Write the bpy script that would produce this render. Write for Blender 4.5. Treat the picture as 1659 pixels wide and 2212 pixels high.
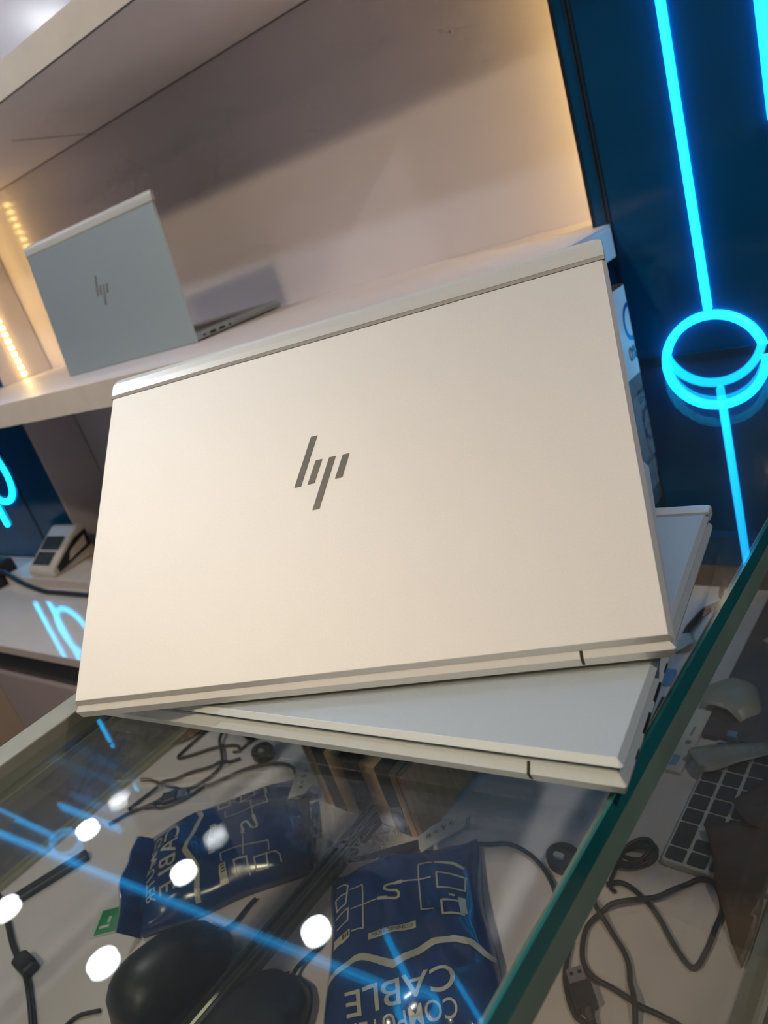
import bpy, bmesh, math, random
from mathutils import Vector, Matrix
random.seed(7)
for o in list(bpy.data.objects): bpy.data.objects.remove(o, do_unlink=True)
S = bpy.context.scene
C = S.collection
R = math.radians

# ------------------------------------------------------------------ camera
FPX, IW, IH = 1627.0, 1659.0, 2212.0
cd = bpy.data.cameras.new('camera'); cam = bpy.data.objects.new('camera', cd); C.objects.link(cam)
right = Vector((0.78288717, 0.544737, -0.30058158)); down = Vector((-0.02306119, -0.45738369, -0.88897038)); fwd = Vector((-0.62173617, 0.70289527, -0.34551754))
m = Matrix(((right.x, -down.x, -fwd.x, 0), (right.y, -down.y, -fwd.y, 0), (right.z, -down.z, -fwd.z, 0.2215), (0, 0, 0, 1)))
cam.matrix_world = m
cd.sensor_fit = 'HORIZONTAL'; cd.sensor_width = 36.0; cd.lens = 36.0 * FPX / IW
cd.clip_start = 0.01; cd.clip_end = 50
cd.dof.use_dof = True; cd.dof.focus_distance = 0.42; cd.dof.aperture_fstop = 15.0
S.camera = cam

# ------------------------------------------------------------------ world, exposure
w = bpy.data.worlds.new('world'); S.world = w; w.use_nodes = True
w.node_tree.nodes['Background'].inputs[0].default_value = (0.55, 0.62, 0.75, 1)
w.node_tree.nodes['Background'].inputs[1].default_value = 0.02
S.view_settings.view_transform = 'Standard'; S.view_settings.look = 'None'
S.view_settings.gamma = 1.0; S.view_settings.use_curve_mapping = False
S.view_settings.exposure = 0.0
S.cycles.max_bounces = 6; S.cycles.diffuse_bounces = 3; S.cycles.glossy_bounces = 5; S.cycles.transparent_max_bounces = 14
S.cycles.use_adaptive_sampling = True; S.cycles.adaptive_threshold = 0.09; S.cycles.adaptive_min_samples = 10; S.cycles.use_denoising = True; S.cycles.caustics_reflective = False
S.cycles.sample_clamp_indirect = 6.0

CEIL = 1.3; FLOOR = -1.0
KEY_W, SPOT_W = 8.4, 0.5          # the main downlight behind the viewer, the small ones
WARM = (1.0, 0.78, 0.51); COOL = (0.84, 0.91, 1.0)

# ------------------------------------------------------------------ materials
def mat(name, col, rough=0.5, metal=0.0, spec=0.5, coat=0.0, vary=0.0, vscale=20.0, bump=0.0, bscale=60.0, stretch=None, emit=None, estr=0.0, alpha=1.0):
    M = bpy.data.materials.new(name); M.use_nodes = True
    nt = M.node_tree; b = nt.nodes['Principled BSDF']
    b.inputs['Base Color'].default_value = (*col, 1); b.inputs['Roughness'].default_value = rough
    b.inputs['Metallic'].default_value = metal; b.inputs['Specular IOR Level'].default_value = spec
    b.inputs['Coat Weight'].default_value = coat; b.inputs['Coat Roughness'].default_value = 0.08
    b.inputs['Alpha'].default_value = alpha
    if emit: b.inputs['Emission Color'].default_value = (*emit, 1); b.inputs['Emission Strength'].default_value = estr
    if vary or bump:
        tc = nt.nodes.new('ShaderNodeTexCoord'); mp = nt.nodes.new('ShaderNodeMapping'); nt.links.new(tc.outputs['Object'], mp.inputs[0])
        if stretch: mp.inputs['Scale'].default_value = stretch
    if vary:
        n = nt.nodes.new('ShaderNodeTexNoise'); n.inputs['Scale'].default_value = vscale; n.inputs['Detail'].default_value = 2
        nt.links.new(mp.outputs[0], n.inputs['Vector'])
        r = nt.nodes.new('ShaderNodeValToRGB')
        lo = [max(0, c * (1 - vary)) for c in col]; hi = [min(1, c * (1 + vary)) for c in col]
        r.color_ramp.elements[0].color = (*lo, 1); r.color_ramp.elements[1].color = (*hi, 1)
        r.color_ramp.elements[0].position = 0.3; r.color_ramp.elements[1].position = 0.7
        nt.links.new(n.outputs['Fac'], r.inputs[0]); nt.links.new(r.outputs[0], b.inputs['Base Color'])
    if bump:
        n2 = nt.nodes.new('ShaderNodeTexNoise'); n2.inputs['Scale'].default_value = bscale; n2.inputs['Detail'].default_value = 1
        nt.links.new(mp.outputs[0], n2.inputs['Vector'])
        bp = nt.nodes.new('ShaderNodeBump'); bp.inputs['Strength'].default_value = bump; bp.inputs['Distance'].default_value = 0.002
        nt.links.new(n2.outputs['Fac'], bp.inputs['Height']); nt.links.new(bp.outputs[0], b.inputs['Normal'])
    return M

def glass(name, tint, f0=0.045, veil=0.0, veilcol=(0.6, 0.6, 0.6)):
    """clear sheet glass: straight-through with a Schlick mirror reflection and a little dust"""
    M = bpy.data.materials.new(name); M.use_nodes = True; nt = M.node_tree; nt.nodes.clear()
    out = nt.nodes.new('ShaderNodeOutputMaterial'); tr = nt.nodes.new('ShaderNodeBsdfTransparent'); gl = nt.nodes.new('ShaderNodeBsdfGlossy')
    tr.inputs[0].default_value = (*tint, 1); gl.inputs['Roughness'].default_value = 0.0; gl.inputs[0].default_value = (1, 1, 1, 1)
    lw = nt.nodes.new('ShaderNodeLayerWeight'); lw.inputs[0].default_value = 0.5
    pw = nt.nodes.new('ShaderNodeMath'); pw.operation = 'POWER'; pw.inputs[1].default_value = 5.0
    ml = nt.nodes.new('ShaderNodeMath'); ml.operation = 'MULTIPLY_ADD'; ml.inputs[1].default_value = 1 - f0; ml.inputs[2].default_value = f0
    mx = nt.nodes.new('ShaderNodeMixShader')
    nt.links.new(lw.outputs['Facing'], pw.inputs[0]); nt.links.new(pw.outputs[0], ml.inputs[0]); nt.links.new(ml.outputs[0], mx.inputs[0])
    base = tr
    if veil:
        df = nt.nodes.new('ShaderNodeBsdfDiffuse'); df.inputs[0].default_value = (*veilcol, 1)
        tc = nt.nodes.new('ShaderNodeTexCoord'); n = nt.nodes.new('ShaderNodeTexNoise'); n.inputs['Scale'].default_value = 7.0; n.inputs['Detail'].default_value = 5
        nt.links.new(tc.outputs['Object'], n.inputs['Vector'])
        mr = nt.nodes.new('ShaderNodeMapRange'); mr.inputs[1].default_value = 0.3; mr.inputs[2].default_value = 0.75; mr.inputs[3].default_value = veil * 0.6; mr.inputs[4].default_value = veil * 1.5
        nt.links.new(n.outputs['Fac'], mr.inputs[0])
        m0 = nt.nodes.new('ShaderNodeMixShader'); nt.links.new(mr.outputs[0], m0.inputs[0]); nt.links.new(tr.outputs[0], m0.inputs[1]); nt.links.new(df.outputs[0], m0.inputs[2])
        base = m0
    nt.links.new(base.outputs[0], mx.inputs[1]); nt.links.new(gl.outputs[0], mx.inputs[2]); nt.links.new(mx.outputs[0], out.inputs[0])
    return M

ALU = (0.77, 0.77, 0.765)
M = dict(
    wall=mat('white_laminate', (0.74, 0.695, 0.74), 0.17, spec=0.5, vary=0.03, vscale=3, bump=0.02, bscale=30),
    shelf=mat('shelf_laminate', (0.76, 0.72, 0.745), 0.42, spec=0.3, vary=0.03, vscale=8, bump=0.02, bscale=80),
    shelf_edge=mat('shelf_edge_band', (0.78, 0.72, 0.66), 0.45, vary=0.04, vscale=30, bump=0.03, bscale=200),
    seam=mat('seam_dark', (0.05, 0.045, 0.045), 0.7, vary=0.2),
    panel=mat('dark_blue_acrylic', (0.004, 0.065, 0.170), 0.11, spec=0.3, vary=0.2, vscale=4),
    trim=mat('dark_trim', (0.02, 0.022, 0.026), 0.25, vary=0.2, vscale=40),
    neon=mat('cyan_neon', (0.02, 0.3, 0.35), 0.4, emit=(0.004, 0.47, 1.0), estr=7.5),
    neon_c=mat('cyan_ceiling_neon', (0.02, 0.3, 0.35), 0.4, emit=(0.01, 0.42, 1.0), estr=5.0),
    neon_base=mat('neon_backing', (0.02, 0.05, 0.07), 0.5, vary=0.2),
    led=mat('warm_led', (1, 0.8, 0.4), 0.4, emit=(1.0, 0.64, 0.20), estr=45.0),
    led_tape=mat('led_tape', (0.7, 0.5, 0.2), 0.5, emit=(1.0, 0.62, 0.2), estr=1.2),
    ceil=mat('ceiling_paint', (0.46, 0.48, 0.52), 0.8, vary=0.03, vscale=2, bump=0.05, bscale=120),
    floor=mat('grey_floor_tile', (0.20, 0.18, 0.175), 0.35, vary=0.12, vscale=5, bump=0.03),
    room=mat('grey_wall_paint', (0.20, 0.25, 0.32), 0.7, vary=0.06, vscale=2),
    room_blue=mat('blue_grey_wall_paint', (0.07, 0.17, 0.32), 0.7, vary=0.06, vscale=2),
    alu=mat('silver_aluminium', ALU, 0.67, metal=0.90, spec=0.5, vary=0.015, vscale=900, bump=0.03, bscale=2500),
    alu_cool_light=mat('silver_aluminium_cool_light', (0.66, 0.715, 0.735), 0.66, metal=0.90, vary=0.015, vscale=900),  # laptop silver again, with cool light on the lower lid put into the colour
    alu_blue_shade=mat('silver_aluminium_blue_shade', (0.46, 0.54, 0.585), 0.62, metal=0.85, vary=0.015, vscale=900),  # same silver, darker: bluish light on the shelf laptop painted into the colour
    frost=mat('frosted_film', (0.44, 0.44, 0.40), 0.3, vary=0.12, vscale=60, bump=0.1, bscale=120),
    gback=mat('dim_glass_edge', (0.02, 0.045, 0.055), 0.3, vary=0.1),
    alu_edge=mat('cut_aluminium_edge', (0.82, 0.79, 0.75), 0.30, metal=0.6, vary=0.02, vscale=900),
    strip=mat('silver_plastic_strip', (0.72, 0.75, 0.75), 0.36, metal=0.25, coat=0.0, vary=0.015, vscale=900),
    groove=mat('groove_grey', (0.36, 0.34, 0.31), 0.6, vary=0.05),
    chrome=mat('mirror_chrome', (0.36, 0.355, 0.335), 0.15, metal=0.45, vary=0.06, vscale=120, bump=0.06, bscale=500),
    black=mat('black_plastic', (0.018, 0.018, 0.02), 0.4, vary=0.2, vscale=60),
    screen=mat('black_screen', (0.008, 0.008, 0.01), 0.12, vary=0.1),
    port=mat('port_black', (0.012, 0.011, 0.01), 0.5, vary=0.2, vscale=400),
    key=mat('dark_key', (0.055, 0.045, 0.038), 0.5, vary=0.15, vscale=200),
    deck=mat('grey_keyboard_deck', (0.66, 0.70, 0.72), 0.45, metal=0.0, vary=0.04, vscale=100),
    gtop=glass('clear_counter_glass', (0.94, 0.965, 0.965), 0.036, 0.012, (0.5, 0.55, 0.58)),
    gpane=glass('dusty_front_glass', (0.93, 0.93, 0.89), 0.05, 0.09, (0.50, 0.47, 0.41)),
    gedge=mat('teal_glass_edge', (0.014, 0.16, 0.165), 0.12, spec=0.6, coat=0.3, vary=0.25, vscale=12),
    gedge2=mat('green_grey_glass_edge', (0.20, 0.29, 0.23), 0.2, spec=0.6, vary=0.15, vscale=18),
    frame=mat('champagne_aluminium', (0.44, 0.425, 0.32), 0.35, metal=0.5, vary=0.04, vscale=60),
    frame_d=mat('olive_aluminium', (0.30, 0.285, 0.20), 0.35, metal=0.7, vary=0.06, vscale=60),
    mirror=mat('tinted_mirror', (0.74, 0.77, 0.77), 0.01, metal=1.0, vary=0.02, vscale=5),
    case_floor=mat('white_case_board', (0.80, 0.735, 0.755), 0.34, spec=0.5, vary=0.05, vscale=14, bump=0.01),
    wood=mat('brown_end_board', (0.17, 0.115, 0.07), 0.5, vary=0.2, vscale=20, stretch=(1, 8, 1)),
    desk=mat('white_gloss_desk', (0.72, 0.70, 0.69), 0.06, spec=0.5, coat=0.2, vary=0.02),
    desk_edge=mat('desk_edge_band', (0.52, 0.47, 0.44), 0.4, vary=0.04),
    cabinet=mat('mauve_cabinet_panel', (0.40, 0.33, 0.33), 0.35, vary=0.05, vscale=6),
    cabinet2=mat('tan_cabinet_panel', (0.46, 0.34, 0.24), 0.4, vary=0.06, vscale=6),
    blue=mat('blue_film', (0.006, 0.045, 0.20), 0.18, spec=0.5, coat=0.3, vary=0.15, vscale=25, bump=0.10, bscale=55),
    print_w=mat('cream_print', (0.60, 0.59, 0.50), 0.3, coat=0.4, vary=0.05, vscale=200),
    print_b=mat('blue_print', (0.008, 0.05, 0.2), 0.3, vary=0.05),
    print_k=mat('dark_print', (0.03, 0.03, 0.04), 0.5, vary=0.05),
    clear=mat('clear_film', (0.55, 0.62, 0.66), 0.15, spec=0.7, vary=0.1, alpha=0.45),
    mouse=mat('charcoal_mouse', (0.020, 0.026, 0.030), 0.38, spec=0.5, vary=0.1, vscale=80, bump=0.02, bscale=900),
    rubber=mat('black_cable', (0.016, 0.016, 0.017), 0.42, vary=0.15, vscale=80),
    steel=mat('usb_steel', (0.55, 0.56, 0.58), 0.25, metal=0.9, vary=0.05, vscale=200),
    card=mat('brown_cardboard', (0.66, 0.44, 0.25), 0.75, vary=0.12, vscale=50, bump=0.08, bscale=150, stretch=(1, 5, 1)),
    tape=mat('black_tape', (0.03, 0.03, 0.028), 0.3, vary=0.1),
    white=mat('white_paper', (0.72, 0.71, 0.68), 0.6, vary=0.05, vscale=40, bump=0.05, bscale=150),
    cream=mat('cream_plastic', (0.62, 0.56, 0.51), 0.4, vary=0.04, vscale=40),
    green=mat('green_print', (0.02, 0.30, 0.10), 0.4, vary=0.06, vscale=100),
    bluest=mat('pale_blue_sticker', (0.20, 0.42, 0.70), 0.4, vary=0.06),
    brown=mat('brown_wrap', (0.135, 0.075, 0.035), 0.35, spec=0.4, vary=0.25, vscale=25, bump=0.12, bscale=60),
    cup=mat('white_card_container', (0.74, 0.76, 0.78), 0.45, vary=0.03, vscale=30),
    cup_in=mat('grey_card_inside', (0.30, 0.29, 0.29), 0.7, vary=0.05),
    ring_b=mat('blue_ring_print', (0.012, 0.09, 0.42), 0.4, vary=0.05),
    num=mat('slate_print', (0.03, 0.07, 0.14), 0.5, vary=0.05),
    tscreen=mat('terminal_screen', (0.05, 0.075, 0.09), 0.15, vary=0.1),
    tkeys=mat('terminal_keypad', (0.05, 0.055, 0.06), 0.4, vary=0.2, vscale=120),
    lamp=mat('lamp_face', (1, 1, 1), 0.4, emit=(0.95, 0.98, 1.0), estr=25.0),
    lampw=mat('warm_lamp_face', (1, 0.9, 0.7), 0.4, emit=(1.0, 0.82, 0.6), estr=60.0),
    lamp_rim=mat('lamp_rim', (0.7, 0.7, 0.7), 0.3, metal=0.6, vary=0.04),
)

# ------------------------------------------------------------------ mesh helpers
def mesh(name, verts, faces, smooth=False):
    me = bpy.data.meshes.new(name); me.from_pydata([tuple(v) for v in verts], [], faces); me.update()
    bm = bmesh.new(); bm.from_mesh(me); bmesh.ops.recalc_face_normals(bm, faces=bm.faces); bm.to_mesh(me); bm.free()
    if smooth: me.polygons.foreach_set('use_smooth', [True] * len(me.polygons))
    return me

def join(*parts):
    V, F = [], []
    for v, f in parts:
        k = len(V); V += [tuple(p) for p in v]; F += [tuple(i + k for i in q) for q in f]
    return V, F

def box(x0, x1, y0, y1, z0, z1):
    v = [(x0, y0, z0), (x1, y0, z0), (x1, y1, z0), (x0, y1, z0), (x0, y0, z1), (x1, y0, z1), (x1, y1, z1), (x0, y1, z1)]
    return v, [(0, 3, 2, 1), (4, 5, 6, 7), (0, 1, 5, 4), (1, 2, 6, 5), (2, 3, 7, 6), (3, 0, 4, 7)]

def loft(rings, caps=True, closed=False):
    n = len(rings[0]); V = [p for r in rings for p in r]; F = []
    L = len(rings)
    for i in range(L if closed else L - 1):
        a, b = i * n, ((i + 1) % L) * n
        for j in range(n):
            k = (j + 1) % n; F.append((a + j, a + k, b + k, b + j))
    if caps and not closed: F.append(tuple(range(n))[::-1]); F.append(tuple((L - 1) * n + j for j in range(n)))
    return V, F

def rrect(x0, x1, y0, y1, rs, seg=6):
    """rounded rectangle, rs = radii at (x0y0, x1y0, x1y1, x0y1)"""
    if not isinstance(rs, (tuple, list)): rs = (rs,) * 4
    cs = [(x0, y0, 1, 1, 180), (x1, y0, -1, 1, 270), (x1, y1, -1, -1, 0), (x0, y1, 1, -1, 90)]
    P = []
    for (cx, cy, sx, sy, a0), r in zip(cs, rs):
        r = max(r, 1e-5)
        for i in range(seg + 1):
            a = R(a0 + 90 * i / seg); P.append((cx + sx * r + r * math.cos(a), cy + sy * r + r * math.sin(a)))
    return P

def slab(x0, x1, y0, y1, rs, layers, seg=6):
    """stack of rounded rectangles: layers = [(inset, z), ...]"""
    if not isinstance(rs, (tuple, list)): rs = (rs,) * 4
    return loft([[(x, y, z) for x, y in rrect(x0 + i, x1 - i, y0 + i, y1 - i, [max(r - i, 2e-4) for r in rs], seg)] for i, z in layers])

def prism(poly, z0, z1):
    return loft([[(x, y, z0) for x, y in poly], [(x, y, z1) for x, y in poly]])

def smooth_path(P, sub=6):
    P = [Vector(p) for p in P]; out = []
    for i in range(len(P) - 1):
        p0, p1, p2, p3 = P[max(i - 1, 0)], P[i], P[i + 1], P[min(i + 2, len(P) - 1)]
        for k in range(sub):
            t = k / sub
            out.append(0.5 * ((2 * p1) + (-p0 + p2) * t + (2 * p0 - 5 * p1 + 4 * p2 - p3) * t * t + (-p0 + 3 * p1 - 3 * p2 + p3) * t ** 3))
    out.append(P[-1]); return out

def tube(P, r, n=8, closed=False):
    P = [Vector(p) for p in P]; rings = []; N = len(P); up = None
    for i in range(N):
        if closed: t = P[(i + 1) % N] - P[i - 1]
        else: t = P[min(i + 1, N - 1)] - P[max(i - 1, 0)]
        t = t.normalized() if t.length > 1e-9 else Vector((1, 0, 0))
        if up is None: up = Vector((0, 0, 1)) if abs(t.z) < 0.9 else Vector((1, 0, 0))
        a = t.cross(up).normalized(); b = a.cross(t).normalized(); up = b
        rr = r[i] if isinstance(r, (list, tuple)) else r
        rings.append([P[i] + rr * (math.cos(2 * math.pi * k / n) * a + math.sin(2 * math.pi * k / n) * b) for k in range(n)])
    return loft(rings, caps=not closed, closed=closed)

def ribbon(P, wd, z0, z1):
    """flat polyline stroke in the xy plane"""
    P = [Vector((p[0], p[1])) for p in P]; L, Rr = [], []
    for i in range(len(P)):
        if i == 0: d = P[1] - P[0]
        elif i == len(P) - 1: d = P[-1] - P[-2]
        else: d = (P[i + 1] - P[i]).normalized() + (P[i] - P[i - 1]).normalized()
        d = d.normalized(); nn = Vector((-d.y, d.x)); k = 1.0
        if 0 < i < len(P) - 1:
            e = (P[i + 1] - P[i]).normalized(); k = 1 / max(0.4, abs(nn.dot(Vector((-e.y, e.x)))))
        L.append(P[i] + nn * wd / 2 * k); Rr.append(P[i] - nn * wd / 2 * k)
    rings = [[(l.x, l.y, z0), (r_.x, r_.y, z0), (r_.x, r_.y, z1), (l.x, l.y, z1)] for l, r_ in zip(L, Rr)]
    return loft(rings)

def mapv(vf, fn): return [fn(Vector(p)) for p in vf[0]], vf[1]

def text_vf(s, size, align='CENTER', bold=0.0, sx=1.0):
    cu = bpy.data.curves.new('t', 'FONT'); cu.body = s; cu.size = size; cu.align_x = align; cu.align_y = 'CENTER'; cu.offset = bold; cu.resolution_u = 4
    o = bpy.data.objects.new('t', cu); C.objects.link(o)
    bpy.context.view_layer.update()
    me = bpy.data.meshes.new_from_object(o.evaluated_get(bpy.context.evaluated_depsgraph_get()))
    V = [(v.co.x * sx, v.co.y, 0.0) for v in me.vertices]; F = [tuple(p.vertices) for p in me.polygons]
    bpy.data.objects.remove(o, do_unlink=True); bpy.data.curves.remove(cu); bpy.data.meshes.remove(me)
    return V, F

def flatmesh(name, vf):
    me = bpy.data.meshes.new(name); me.from_pydata([tuple(p) for p in vf[0]], [], vf[1]); me.update(); return me

def obj(name, vf, mt, parent=None, smooth=False, bevel=0.0, loc=None, flat=False):
    me = vf if isinstance(vf, bpy.types.Mesh) else (flatmesh(name, vf) if flat else mesh(name, vf[0], vf[1], smooth))
    o = bpy.data.objects.new(name, me); C.objects.link(o)
    if mt is not None and not me.materials: me.materials.append(mt if not isinstance(mt, str) else M[mt])
    if parent: o.parent = parent
    if loc: o.location = loc
    if bevel:
        b = o.modifiers.new('bevel', 'BEVEL'); b.width = bevel; b.segments = 2; b.limit_method = 'ANGLE'; b.angle_limit = R(40)
    return o

def thing(name, label, cat, loc=(0, 0, 0), rotz=0.0, group=None):
    o = bpy.data.objects.new(name, None); C.objects.link(o); o.empty_display_size = 0.02
    o.location = loc; o.rotation_euler = (0, 0, rotz); tag(o, label, cat, group); return o

def tag(o, label, cat, group=None, kind=None):
    o['label'] = label; o['category'] = cat
    if group: o['group'] = group
    if kind: o['kind'] = kind
    return o

def struct(name, vf, mt, label=None, cat=None, **k):
    o = obj(name, vf, mt, **k); o['kind'] = 'structure'
    if label: o['label'] = label
    if cat: o['category'] = cat
    return o

TH = R(-4.1075)
CU = Vector((math.cos(TH), math.sin(TH))); CV = Vector((-math.sin(TH), math.cos(TH)))
def uvw(u, v, z): q = u * CU + v * CV; return Vector((q.x, q.y, z))

# ------------------------------------------------------------------ the room
YB, YP = 0.93, 0.812            # niche back wall, face of the dark panels
XL, XR = -1.63, -0.31           # niche left and right
struct('floor', box(-4.2, 2.2, -2.8, 1.1, FLOOR - 0.05, FLOOR), 'floor', 'grey tiled shop floor', 'floor')
struct('ceiling', box(-4.2, 2.2, -2.8, 1.1, CEIL, CEIL + 0.05), 'ceil', 'off-white shop ceiling', 'ceiling')
struct('wall_back', box(-4.2, 2.2, YB, 1.05, FLOOR, CEIL), 'wall', 'mauve-white laminate back wall of display niche', 'wall')
struct('wall_left', box(-4.25, -4.2, -2.8, 1.05, FLOOR, CEIL), 'room_blue', 'grey painted shop wall on the left', 'wall')
struct('wall_right', box(2.2, 2.25, -2.8, 1.05, FLOOR, CEIL), 'room', 'grey painted shop wall on the right', 'wall')
struct('wall_front', box(-4.2, 2.2, -2.85, -2.8, FLOOR, CEIL), 'room', 'grey painted shop wall opposite the shelves', 'wall')

def neon_line(parent, x, z0, z1, wd=0.008):
    obj('neon_tube', slab(x - wd / 2, x + wd / 2, z0, z1, wd * 0.48, [(0.0, -0.004), (0.0, 0.003), (wd * 0.2, 0.005)], 4), 'neon', parent, smooth=False)
def to_panel(o): o.rotation_euler = (R(90), 0, 0)

# right-hand dark panel with neon (local x, z of the sheet run in the wall plane)
t = thing('acrylic_panel', 'dark glossy blue acrylic wall panel carrying the neon ring beside the niche', 'wall panel', (0.4, YP, FLOOR))
obj('sheet', box(XR - 0.4, 1.7, 0, 0.02, 0, CEIL - FLOOR), 'panel', t)
for x in (-0.2985, -0.2945):
    obj('trim_strip', box(x - 0.4, x - 0.4 + 0.0016, -0.0015, 0.002, 0.0, CEIL - FLOOR), 'trim', t)
obj('edge_return', box(XR - 0.4 - 0.003, XR - 0.4, -0.001, YB - YP - 0.002, 0, CEIL - FLOOR), 'trim', t)

def neon_sign(label, cx, lines, rings, y=YP, group=None):
    z0 = min([l[1] for l in lines]); t = thing('neon_light', label, 'neon light', (cx, y, z0), 0, group)
    t.rotation_euler = (R(90), 0, 0)          # local x -> world x, local y -> world z, local z -> towards the viewer
    for x, a, b, wd in lines:
        vf = slab(x - cx - wd / 2, x - cx + wd / 2, a - z0, b - z0, wd * 0.48, [(0.0, 0.0005), (0.0, 0.005), (wd * 0.22, 0.007)], 4)
        obj('tube', vf, 'neon', t)
    for x, z, rad, wd in rings:
        n = 64; prof = [(-wd / 2, 0.0005), (wd / 2, 0.0005), (wd / 2, 0.005), (wd * 0.28, 0.007), (-wd * 0.28, 0.007), (-wd / 2, 0.005)]
        rg = [[((rad + p) * math.cos(2 * math.pi * k / n) + x - cx, (rad + p) * math.sin(2 * math.pi * k / n) + z - z0, q) for p, q in prof] for k in range(n)]
        obj('ring_tube', loft(rg, closed=True), 'neon', t)
    return t
neon_sign('cyan neon line running down into a ring on the dark panel', -0.213, [(-0.2128, 0.040, 1.22, 0.0074)], [(-0.2142, -0.0126, 0.0485, 0.0080)])
neon_sign('bright cyan neon line at the far right edge of the photo', -0.1365, [(-0.1345, 0.195, 1.22, 0.0105)], [])

# left-hand dark panel with neon
t = thing('acrylic_panel', 'dark acrylic wall panel at far left beyond the niche', 'wall panel', (-2.6, YP, FLOOR))
obj('sheet', box(-1.55, XL + 2.6, 0, 0.02, 0, CEIL - FLOOR), 'panel', t)
obj('edge_return', box(XL + 2.6, XL + 2.6 + 0.004, -0.001, YB - YP - 0.002, 0, CEIL - FLOOR), 'wall', t)
obj('trim_strip', box(-1.80 + 2.6, -1.797 + 2.6, -0.002, 0.002, 0.3, FLOOR + 2.0 - 0.02 + 0.15), 'trim', t)
neon_sign('cyan neon ring with a short tail on the far left panel', -1.94, [(-1.94, -0.186, 0.06, 0.012), (-2.02, -0.13, 0.055, 0.011)], [(-1.883, -0.045, 0.073, 0.012)])
neon_sign('broken cyan neon line high on the far left panel', -2.02, [(-2.022, 0.82, 0.905, 0.014), (-2.016, 1.04, 1.09, 0.012)], [])

# ------------------------------------------------------------------ ceiling lights
def downlight(x, y, label, warm=False, power=None, rad=0.037, tint=None):
    t = thing('downlight', label, 'ceiling light', (x, y, CEIL - 0.012), 0, 'round ceiling downlights')
    n = 32
    def circ(r, z): return [(r * math.cos(2 * math.pi * k / n), r * math.sin(2 * math.pi * k / n), z) for k in range(n)]
    obj('rim', loft([circ(rad + 0.014, 0.012), circ(rad + 0.014, 0.003), circ(rad + 0.008, 0.0), circ(rad, 0.0), circ(rad, 0.012)], closed=True), 'lamp_rim', t)
    obj('lens', loft([circ(rad, 0.006), circ(rad, 0.002)]), 'lampw' if warm else 'lamp', t)
    L = bpy.data.lights.new('lamp_light', 'AREA'); L.shape = 'DISK'; L.size = rad * 1.9; L.energy = power or SPOT_W; L.color = tint or (WARM if warm else COOL)
    lo = bpy.data.objects.new('lamp_light', L); C.objects.link(lo); lo.parent = t; lo.location = (0, 0, -0.004)
    return t
downlight(-2.367, 0.745, 'downlight over the far panel, mirrored in the counter glass at far left')
downlight(-1.847, 0.745, 'downlight over the niche, mirrored on the left blue bag')
downlight(-1.316, 0.745, 'downlight over the niche, mirrored beside the real blue bag')
downlight(-1.838, 0.448, 'downlight mirrored largest in the glass near the mouse', rad=0.042)
downlight(-2.349, 0.432, 'downlight mirrored at the left edge of the photo', rad=0.042)
downlight(-0.68, -0.66, 'warm downlight behind the viewer lighting the laptops', True, KEY_W, 0.07)
downlight(0.75, 0.35, 'added neutral fill light above the customer side of the counter', False, 7.5, tint=(1.0, 0.90, 0.82))  # unseen lamp, added to brighten the case and the glass edges
downlight(-2.75, -0.33, 'cool downlight mirrored on the wall above the upper shelf', False, 3.0, 0.06)
downlight(-1.25, -0.12, 'added cool fill light above the aisle behind the counter', False, 6.0)  # added as cool fill, no such fixture in view
downlight(-1.55, -0.75, 'added warm fill light behind the viewer further left', True, 2.0)  # unseen, like the next two: added for room fill
downlight(0.45, -0.75, 'added warm fill light behind the viewer on the right', True, 2.0)  # added room fill, out of view
downlight(-0.68, -1.75, 'added warm fill light furthest behind the viewer', True, 2.5)  # added room fill from the back, unseen

def ceiling_neon(label, P, ring=None, r=0.006):
    b = Vector((P[0][0], P[0][1], CEIL - 0.008)); t = thing('neon_light', label, 'neon light', b)
    vf = tube([(x - b.x, y - b.y, 0) for x, y in P], r, 8); obj('tube', vf, 'neon_c', t, smooth=True)
    if ring:
        cx, cy, rx, ry, a = ring; ca, sa = math.cos(a), math.sin(a)
        pts = []
        for k in range(40):
            q = 2 * math.pi * k / 40; px, py = rx * math.cos(q), ry * math.sin(q)
            pts.append((cx + ca * px - sa * py - b.x, cy + sa * px + ca * py - b.y, 0))
        obj('ring_tube', tube(pts, r, 8, closed=True), 'neon_c', t, smooth=True)
ceiling_neon('long cyan ceiling neon line seen only mirrored in the glass', [(-2.95, 0.602), (-1.0, 0.702)], r=0.008)
ceiling_neon('cyan ceiling neon line ending in a small ring', [(-2.95, 0.680), (-2.475, 0.683)], (-2.405, 0.678, 0.075, 0.042, -0.15))
ceiling_neon('short cyan ceiling neon line close to the wall', [(-2.616, 0.785), (-2.247, 0.7915)], r=0.007)
ceiling_neon('bright cyan ceiling neon stroke with ring mirrored on the blue bag', [(-1.142, 0.808), (-0.995, 0.712)], (-0.972, 0.688, 0.045, 0.036, 0.3), r=0.007)
ceiling_neon('dim cyan ceiling neon line mirrored at the bag corner', [(-0.925, 0.775), (-0.80, 0.70)], r=0.005)

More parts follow.
